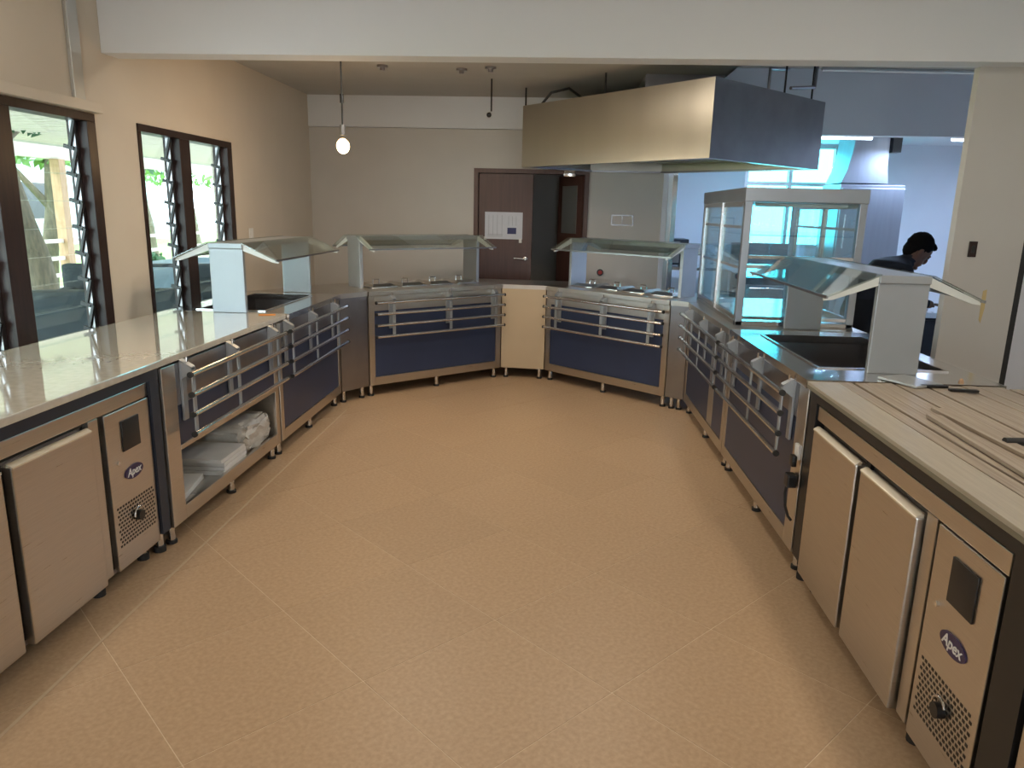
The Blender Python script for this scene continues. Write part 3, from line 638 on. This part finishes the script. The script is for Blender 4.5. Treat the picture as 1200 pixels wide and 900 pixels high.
# kitchen tube lights
for k, (x, y) in enumerate(((2.95, 8.62), (4.45, 8.62))):
    lp = thing('tube_light', ('fluorescent tube light behind the hood, under the kitchen header', 'fluorescent tube light beside the pier, under the kitchen header')[k], 'lamp', (x, y, 2.565), 0, 'kitchen tube lights')
    box('housing', MT['plastic_white'], lp, -.35, .35, -.06, .06, -.11, 0, .004); b = NB(); tube(b, (-.33, 0, -.135), (.33, 0, -.135), .022, 12); obj('tube', b, MT['tubelight'], lp)
    L = bpy.data.lights.new('tube_lamp', 'AREA'); L.shape = 'RECTANGLE'; L.size = .66; L.size_y = .1; L.energy = KITCHEN_W; L.color = LAMP_COOL
    o = bpy.data.objects.new('tube_lamp', L); COL.objects.link(o); o.parent = lp; o.location = (0, 0, -.17)

# ------------------------------------------------------------------ wall bits
pn = thing('notice_sheet', 'white printed notice taped to the brown door', 'notice', (-.637, YB+.018, 1.42))
b = NB(); bx(b, -.20, .20, -.002, 0, -.14, .14); obj('sheet', b, MT['paper'], pn)
b = NB(); bx(b, .04, .135, -.003, -.002, -.085, -.02); obj('printed_block', b, MT['ink'], pn)
b = NB()
for x in (-.16, -.115, -.07, -.02): bx(b, x, x+.004, -.003, -.002, -.10, .11)
for x in (.05, .09, .13): bx(b, x, x+.004, -.003, -.002, 0, .10)
for z in (-.095, -.112): bx(b, -.17, -.01, -.003, -.002, z, z+.005)
obj('printed_lines', b, MT['print_grey'], pn)
b = NB(); bx(b, .165, .195, -.003, -.001, -.175, -.13); bx(b, -.21, -.185, -.003, -.001, -.15, -.12); obj('tape', b, MT['plastic_white'], pn)
ws = thing('wall_box', 'empty outline box frame on the grey wall right of the door', 'wall box', (.605, YB, 1.505))
b = NB(); w_, h_ = .115, .055
bx(b, -w_, w_, -.012, 0, h_-.012, h_); bx(b, -w_, w_, -.012, 0, -h_, -h_+.012); bx(b, -w_, -w_+.012, -.012, 0, -h_+.012, h_-.012); bx(b, w_-.012, w_, -.012, 0, -h_+.012, h_-.012); bx(b, -.004, .004, -.01, 0, -h_+.012, h_-.012); obj('frame', b, MT['steel_dark'], ws)
b = NB(); bx(b, -w_+.012, w_-.012, -.004, 0, -h_+.012, h_-.012); obj('plate', b, MT['wallg'], ws)
fb = thing('call_point', 'small round red button on the grey wall under the hood', 'button', (.401, YB, .96))
b = NB(); tube(b, (0, 0, 0), (0, -.02, 0), .035, 20); obj('bezel', b, MT['black'], fb); b = NB(); tube(b, (0, -.02, 0), (0, -.032, 0), .022, 20); obj('button', b, MT['red'], fb)
sw_ = thing('light_switch', 'brown light switch on the cream pier beside the kitchen', 'switch', (2.374, 4.54, 1.42))
box('plate', MT['wood_dark'], sw_, -.022, .022, -.012, 0, -.045, .045, .003); box('rocker', MT['black'], sw_, -.010, .010, -.017, -.012, -.02, .02, .002)
mk = thing('patch_mark', 'yellowish torn tape patch low on the cream pier', 'tape', (2.486, 4.54, 1.08))
b = NB(); extr(b, [(-.012, 0, .10), (.010, 0, .11), (.013, 0, .0), (.002, 0, -.09), (-.010, 0, -.07)], (0, -.0015, 0)); obj('patch', b, MT['brass'], mk)
so = thing('wall_socket', 'small white switch plate on the left wall past the second window', 'switch', (XW, 6.35, 1.32)); box('plate', MT['plastic_white'], so, 0, .010, -.04, .04, -.06, .06, .003); box('rocker', MT['plastic_white'], so, .010, .014, -.012, .012, -.025, .025, .002)

# ------------------------------------------------------------------ kitchen equipment
uf = thing('upright_fridge', 'tall stainless upright fridge in the kitchen behind the display cabinet', 'fridge', (3.72, 9.85, 0))
box('body', MT['steel_mid'], uf, -.38, .38, -.30, .35, .08, 1.98, .006); 
for z0, z1 in ((.12, 1.0), (1.02, 1.94)):
    d = box('door', MT['steel_mid'], uf, -.37, .37, -.345, -.30, z0, z1, .006); rod('handle', MT['steel_bright'], d, (-.31, -.375, z0+.2), (-.31, -.375, z0+.6), .012)
kh = thing('kitchen_hood', 'curved steel extraction duct above the upright fridge', 'hood', (3.64, 9.9, 2.0))
pts = [(-.28, 0, 0), (.28, 0, 0), (.25, 0, .2), (.24, 0, .56), (-.16, 0, .56), (-.18, 0, .35), (-.22, 0, .15)]
b = NB(); extr(b, [(x, -.28, z) for x, _, z in pts], (0, .56, 0)); obj('duct', b, MT['steel_mid'], kh)
box('bracket', MT['black'], kh, .26, .36, -.34, -.2, .36, .56); 
bn = thing('work_bench', 'stainless kitchen work bench seen through the opening', 'bench', (1.66, 10.3, 0))
box('bench_top', MT['steel_bright'], bn, -.6, .6, -.32, .32, .86, .90, .004); box('lower_shelf', MT['steel_grey'], bn, -.57, .57, -.29, .29, .25, .27)
for x in (-.55, .55):
    for y in (-.27, .27): rod('leg', MT['steel_grey'], bn, (x, y, 0), (x, y, .86), .02)
ov = thing('countertop_oven', 'black countertop oven on the kitchen work bench', 'oven', (1.42, 10.3, .90))
box('body', MT['equip'], ov, -.24, .24, -.22, .22, .02, .36, .01); box('door', MT['steel_dark'], ov, -.20, .12, -.235, -.22, .05, .33, .004); rod('handle', MT['steel_bright'], ov, (-.16, -.255, .30), (.08, -.255, .30), .009)
for x in (-.19, .19): 
    for y in (-.17, .17): rod('foot', MT['rubber'], ov, (x, y, 0), (x, y, .02), .015)
ra = thing('cooking_range', 'dark cooking range standing behind the display cabinet', 'range', (2.75, 10.3, 0))
box('body', MT['equip'], ra, -.42, .42, -.35, .35, .08, .90, .006); box('splashback', MT['steel_dark'], ra, -.42, .42, .31, .35, .90, 1.22, .004); box('oven_door', MT['steel_dark'], ra, -.36, .36, -.375, -.35, .18, .70, .005); rod('handle', MT['steel_bright'], ra, (-.3, -.405, .66), (.3, -.405, .66), .011)
for x in (-.36, .36):
    for y in (-.28, .28): rod('leg', MT['steel_dark'], ra, (x, y, 0), (x, y, .08), .02)
for x in (-.2, .2):
    for y in (-.15, .15):
        b = NB(); tube(b, (x, y, .90), (x, y, .915), .09, 18); obj('burner', b, MT['black'], ra)
for x in (-.27, -.09, .09, .27):
    b = NB(); tube(b, (x, -.35, .80), (x, -.38, .80), .022, 14); obj('knob', b, MT['black'], ra)

pt = thing('prep_cupboard', 'black prep cupboard with a pale steel top where the person works', 'cupboard', (3.03, 6.05, 0))
box('body', MT['equip'], pt, -.40, .40, -.28, .30, .06, .86, .004); box('steel_top', MT['steel_bright'], pt, -.43, .43, -.32, .32, .86, .90, .004); box('plinth', MT['black'], pt, -.38, .38, -.25, .28, 0, .06)
for x0, x1 in ((-.39, -.01), (.01, .39)):
    d = box('door', MT['equip'], pt, x0, x1, -.298, -.28, .08, .84, .003); rod('handle', MT['steel_dark'], d, (x0+.05, -.318, .55), (x0+.05, -.318, .72), .007)

# ------------------------------------------------------------------ person bending over the prep cupboard
PY = 6.0
def person():
    V = []; E = []; RAD = []; BM = []   # BM: material of the bone that ends in this vertex
    def add(p, r, par=None, m='cloth'):
        V.append(Vector(p)); RAD.append(r); BM.append(m)
        if par is not None: E.append((par, len(V)-1))
        return len(V)-1
    root = add((2.31, PY, .97), .155, None, 'trouser')
    s1 = add((2.42, PY, 1.07), .145, root); s2 = add((2.52, PY, 1.16), .16, s1); s3 = add((2.60, PY, 1.225), .13, s2)
    nk = add((2.665, PY, 1.262), .055, s3, 'skin'); hb = add((2.715, PY, 1.305), .078, nk, 'skin'); ht = add((2.725, PY, 1.365), .090, hb, 'skin')
    ends = []
    for sd in (-1, 1):
        y = PY+sd*.095
        hip = add((2.32, y, .88), .10, root, 'trouser'); kn = add((2.37, PY+sd*.11, .50), .067, hip, 'trouser'); an = add((2.30, PY+sd*.11, .10), .045, kn, 'trouser')
        hl_ = add((2.30, PY+sd*.11, .055), .045, an, 'black'); add((2.46, PY+sd*.12, .040), .036, hl_, 'black')
        sh = add((2.585, PY+sd*.17, 1.205), .068, s3); el = add((2.63, PY+sd*.21, .985), .052, sh); wr = add((2.79, PY+sd*.15, .955), .034, el)
        pm = add((2.845, PY+sd*.14, .945), .034, wr, 'skin'); ends.append((sd, pm))
    me = bpy.data.meshes.new('body'); me.from_pydata(V, E, [])
    o = bpy.data.objects.new('body', me); COL.objects.link(o)
    md = o.modifiers.new('skin', 'SKIN'); md.use_smooth_shade = True
    sk = me.skin_vertices[0].data
    for i, r_ in enumerate(RAD): sk[i].radius = (r_, r_); sk[i].use_root = (i == 0)
    o.modifiers.new('sub', 'SUBSURF').levels = 2
    def bake(ob):
        dg = bpy.context.evaluated_depsgraph_get(); dg.update(); r_ = bpy.data.meshes.new_from_object(ob.evaluated_get(dg)); bpy.data.objects.remove(ob); return r_
    parts = [bake(o)]
    for sd, pm in ends:                      # fingers: own short chains rooted in the palm
        c = V[pm]
        for k, (off, ln) in enumerate(((-.026, .062), (-.009, .074), (.009, .070), (.026, .056))):
            a = [c+Vector((.010, off, .004)), c+Vector((.030+ln*.35, off*1.15, .004)), c+Vector((.026+ln*.75, off*1.2, -.012)), c+Vector((.022+ln, off*1.2, -.030))]
            m2 = bpy.data.meshes.new('f'); m2.from_pydata(a, [(0, 1), (1, 2), (2, 3)], []); q = bpy.data.objects.new('f', m2); COL.objects.link(q); q.modifiers.new('skin', 'SKIN')
            for i, v in enumerate(m2.skin_vertices[0].data): rr = (.0105, .0095, .0085, .0072)[i]; v.radius = (rr, rr); v.use_root = i == 0
            q.modifiers.new('sub', 'SUBSURF').levels = 1; parts.append(bake(q))
        a = [c+Vector((-.015, -sd*.02, 0)), c+Vector((.012, -sd*.048, -.006)), c+Vector((.040, -sd*.060, -.020))]
        m2 = bpy.data.meshes.new('f'); m2.from_pydata(a, [(0, 1), (1, 2)], []); q = bpy.data.objects.new('f', m2); COL.objects.link(q); q.modifiers.new('skin', 'SKIN')
        for i, v in enumerate(m2.skin_vertices[0].data): rr = (.013, .011, .009)[i]; v.radius = (rr, rr); v.use_root = i == 0
        q.modifiers.new('sub', 'SUBSURF').levels = 1; parts.append(bake(q))
    bm = NB()
    nbody = len(parts[0].polygons)
    for m2 in parts: bm.from_mesh(m2)
    # head: skull, jaw, nose, ears, brow, lips merged into the same mesh; it looks right and down
    H = Matrix.Translation((2.735, PY, 1.345)) @ Matrix.Rotation(R(38), 4, 'Y')
    def add_ball(c, r_, s): 
        vs = bmesh.ops.create_uvsphere(bm, u_segments=18, v_segments=12, radius=r_, matrix=H @ Matrix.Translation(c) @ Matrix.Diagonal((*s, 1)))['verts']
        for v in vs:
            for f_ in v.link_faces: headf.add(f_)
    headf = set()
    add_ball((0, 0, .02), .098, (1.0, .80, 1.05)); add_ball((.035, 0, -.055), .066, (.95, .80, .95)); add_ball((.100, 0, -.022), .018, (1.0, .75, 1.5)); add_ball((.092, 0, .020), .022, (.6, 1.9, .5))
    add_ball((.090, 0, -.066), .017, (.6, 1.4, .5)); add_ball((.078, 0, -.102), .024, (.8, .9, .7))
    for sd in (-1, 1): add_ball((-.005, sd*.080, -.010), .026, (.7, .35, 1.15)); add_ball((.086, sd*.032, .003), .011, (.6, 1.2, .7))
    mats = ['cloth', 'trouser', 'skin', 'black']
    for f_ in bm.faces:
        f_.smooth = True
        if f_ in headf: f_.material_index = 2; continue
        c = f_.calc_center_median()
        best = None
        for a, b_ in E:
            p, q = V[a], V[b_]; d = q-p; t = max(0, min(1, (c-p).dot(d)/d.length_squared)); dist = (c-(p+d*t)).length/(RAD[a]*(1-t)+RAD[b_]*t)
            if best is None or dist < best[0]: best = (dist, BM[b_])
        mi = mats.index(best[1])
        if mi == 0 and c.z < .98 and c.x < 2.44: mi = 1
        if c.x > 2.80 and c.z < 1.0: mi = 2
        f_.material_index = mi
    me = bpy.data.meshes.new('body'); bm.to_mesh(me); bm.free()
    for k in mats: me.materials.append(MT[k])
    pr = thing('person', 'person in dark clothes bending forward behind the nearest food guard', 'person', (2.32, PY, 0))
    bo = bpy.data.objects.new('body', me); COL.objects.link(bo); bo.parent = pr; bo.location = (-2.32, -PY, 0)
    hb_ = NB()
    random.seed(2)
    for (c, r_, s) in (((-.016, 0, .045), .103, (1.0, .86, .98)), ((-.048, 0, .0), .078, (.75, .98, 1.1)), ((.045, 0, .088), .052, (1.1, 1.15, .55))):
        bmesh.ops.create_uvsphere(hb_, u_segments=24, v_segments=16, radius=r_, matrix=H @ Matrix.Translation(c) @ Matrix.Diagonal((*s, 1)))
    for v in hb_.verts: v.co += v.normal*0 + Vector((random.uniform(-.003, .003), random.uniform(-.003, .003), random.uniform(-.003, .003)))
    hr = obj('hair', hb_, MT['hair'], pr, 80); hr.location = (-2.32, -PY, 0)
    eb_ = NB()
    for sd in (-1, 1): bmesh.ops.create_uvsphere(eb_, u_segments=10, v_segments=6, radius=.006, matrix=H @ Matrix.Translation((.093, sd*.032, .003)))
    ey = obj('eyes', eb_, MT['black'], pr, 80); ey.location = (-2.32, -PY, 0)
person()

# ------------------------------------------------------------------ verandah and garden outside the louvre windows
struct(box('floor', MT['deck'], None, -8.4, XW-.16, -1, 22, -.12, -.01))
struct(box('floor', MT['grass'], None, -40, -8.4, -10, 45, -.30, -.06))
vr = thing('verandah_roof', 'pale slatted verandah roof outside the louvre windows', 'roof', (-5.4, 9, 2.42))
box('roof_sheet', MT['slat'], vr, -2.9, 2.52, -9, 13, .06, .12)
sl = NB(); bx(sl, -2.9, 2.5, -.11, .11, 0, .045); slm = mesh('slat', sl); slm.materials.append(MT['slat'])
for k in range(60):
    o = obj('slat', slm, None, vr); o.location = (0, -5.2+k*.27, 0)
box('edge_beam', MT['slat'], vr, -2.98, -2.82, -9, 13, -.20, .06)
posts = [(-8.2, 8.4), (-8.2, 10.2), (-8.2, 11.9), (-8.2, 13.6), (-8.2, 16.0), (-8.2, 18.4)]
for k, (x, y) in enumerate(posts):
    p = thing('verandah_post', ords[k]+' timber verandah post from the near window' if k < 4 else ('second furthest timber verandah post', 'furthest timber verandah post')[k-4], 'post', (x, y, 0), 0, 'verandah posts')
    box('shaft', MT['post'], p, -.08, .08, -.08, .08, -.01, 2.22, .006); box('foot_block', MT['deck'], p, -.13, .13, -.13, .13, -.012, .18, .006)
def rail(y0, y1, label):
    g = thing('verandah_railing', label, 'railing', (-8.2, y0, 0))
    for z in (.35, .62, .90): box('rail', MT['slat'], g, -.025, .025, .09, y1-y0-.09, z, z+.06)
for k in range(len(posts)-1): rail(posts[k][1], posts[k+1][1], 'pale three bar verandah railing between the '+('first and second', 'second and third', 'third and fourth', 'fourth and fifth', 'fifth and sixth')[k]+' posts')
def tree(x, y, h, r, label, leafmat, lean=0, crown=1.6, fork=True):
    t = thing('garden_tree', label, 'tree', (x, y, -.06), 0, 'garden trees')
    b = NB(); n = 7; pr = Vector((0, 0, 0)); rr = r
    for k in range(n):
        nx = Vector((lean*(k+1)/n+random.uniform(-.05, .05), random.uniform(-.05, .05)+lean*.6*(k+1)/n, h*(k+1)/n)); r2 = r*(1-.5*(k+1)/n)
        tube(b, pr, nx, rr, 10, r2); ball(b, nx, r2*1.01, u=10, v=6); pr = nx; rr = r2
        if fork and k in (2, 3, 4):
            e = nx+Vector((random.uniform(-.9, .9), random.uniform(-.9, .9), random.uniform(.8, 1.4))); tube(b, nx, e, rr*.6, 8, rr*.25)
    obj('trunk', b, MT['bark'], t, 60)
    b = NB()
    for _ in range(1500):
        a = random.uniform(0, 6.283); q = random.random()**.5*crown; zz = random.uniform(-.7, .8)*crown; 
        if q*q+zz*zz > crown*crown: continue
        c = Vector((lean+q*math.cos(a), lean*.6+q*math.sin(a), h+zz)); s = random.uniform(.08, .17)
        u = Vector((random.uniform(-1, 1), random.uniform(-1, 1), random.uniform(-1, 1))).normalized(); w_ = u.orthogonal().normalized()
        vs = [b.verts.new(c+u*s), b.verts.new(c+w_*s*.45), b.verts.new(c-u*s), b.verts.new(c-w_*s*.45)]; b.faces.new(vs)
    o = obj('foliage', b, leafmat, t, None); o['kind'] = 'stuff'
random.seed(11)
tree(-6.9, 9.6, 3.2, .20, 'thick grey tree trunk rising through the verandah, seen in the near window', MT['leaf2'], -.5, 1.0, True)
tree(-9.8, 13.6, 3.4, .16, 'leafy garden tree beyond the verandah posts, seen in the near window', MT['leaf'], .3, 1.6)
tree(-11.5, 10.5, 3.0, .15, 'bright green garden tree left of the thick trunk', MT['leaf'], .2, 1.8)
tree(-11.0, 19.5, 3.6, .17, 'garden tree beyond the verandah, seen in the second window', MT['leaf2'], -.3, 1.7)
tree(-12.5, 25.0, 3.6, .17, 'furthest pale garden tree, seen at the right of the second window', MT['leaf'], -.3, 2.0)
def bush(x, y, r, label, lm):
    b = NB()
    for _ in range(900):
        v = Vector((random.gauss(0, 1), random.gauss(0, 1), random.gauss(0, 1))).normalized()*r*random.uniform(.7, 1); v.z = abs(v.z)*.9
        u = Vector((random.uniform(-1, 1), random.uniform(-1, 1), random.uniform(-1, 1))).normalized(); w_ = u.orthogonal().normalized(); s = random.uniform(.05, .12)
        b.faces.new([b.verts.new(v+u*s), b.verts.new(v+w_*s*.5), b.verts.new(v-u*s), b.verts.new(v-w_*s*.5)])
    t = thing('garden_bush', label, 'bush', (x, y, -.06)); o = obj('foliage', b, lm, t, None); o['kind'] = 'stuff'
    b = NB(); tube(b, (0, 0, 0), (0, 0, r*.6), .04, 8, .02); obj('stem', b, MT['bark'], t)
bush(-9.6, 11.9, .8, 'bright green bush behind the verandah railing, left of the thick trunk', MT['leaf'])
bush(-9.8, 16.2, .9, 'dark green bush behind the far verandah railing', MT['leaf2'])
# verandah furniture
def sofa(x, y, rz, w, label, mm, group=None):
    s = thing('lounge_sofa', label, 'sofa', (x, y, 0), rz, group)
    box('seat_base', MT[mm], s, -w/2, w/2, -.38, .38, .10, .34, .02); box('backrest', MT[mm], s, -w/2, w/2, .24, .42, .34, .86, .04)
    for sx_ in (-1, 1): box('armrest', MT[mm], s, min(sx_*w/2, sx_*(w/2-.14)), max(sx_*w/2, sx_*(w/2-.14)), -.38, .24, .34, .60, .03)
    n = 2
    for k in range(n): a = -w/2+.15+k*(w-.3)/n; box('cushion', MT[mm], s, a, a+(w-.3)/n-.01, -.36, .22, .34, .46, .03)
    for sx_ in (-1, 1):
        for sy_ in (-1, 1): rod('leg', MT['black'], s, (sx_*(w/2-.08), sy_*.32, -.01), (sx_*(w/2-.08), sy_*.32, .10), .02)
sofa(-4.15, 6.15, R(205), 1.9, 'long dark sofa standing just outside the near louvre window', 'sofa')
sofa(-4.9, 8.3, R(20), 1.7, 'dark sofa further out on the verandah, beyond the near one', 'sofa')
def chair(x, y, rz, label):
    c = thing('verandah_chair', label, 'chair', (x, y, 0), rz, 'pale verandah chairs')
    box('seat', MT['bench'], c, -.24, .24, -.24, .24, .42, .46, .01); box('backrest', MT['bench'], c, -.24, .24, .20, .24, .46, .90, .01)
    for a in (-.21, .21):
        for d in (-.21, .21): rod('leg', MT['alu'], c, (a, d, -.01), (a, d, .42), .014)
for k, (x, y, a) in enumerate(((-4.1, 7.6, 30), (-4.6, 9.6, 200), (-3.7, 8.7, 120))): chair(x, y, R(a), ('pale blue verandah chair nearest the second window', 'pale blue verandah chair furthest out, facing the table', 'pale blue verandah chair turned sideways by the wall')[k])
tbl = thing('verandah_table', 'pale blue covered verandah table outside the second window', 'table', (-4.4, 8.6+.1, 0)); box('tabletop', MT['bench'], tbl, -.4, .4, -.55, .55, .70, .74, .01)
tbl.location = (-5.6, 10.6, 0)
for a in (-.33, .33):
    for d in (-.48, .48): rod('leg', MT['alu'], tbl, (a, d, -.01), (a, d, .70), .02)

nb = thing('garden_house', 'pale blue-grey house wall far across the garden', 'house', (-19, 22, -.06))
MT['render_pale'] = mat('pale_render', (.50, .60, .66), .8, var=.05, scale=1)
box('wall', MT['render_pale'], nb, -.3, .3, -14, 12, 0, 3.4); box('roof', MT['slat'], nb, -1.2, .9, -14.5, 12.5, 3.4, 3.6)
for y in (-11, -7.5, -4, -.5, 3, 6.5): 
    f = box('window', MT['alu'], nb, .30, .34, y, y+1.5, .9, 2.3); box('pane', MT['equip'], f, .34, .35, y+.08, y+1.42, .98, 2.22)
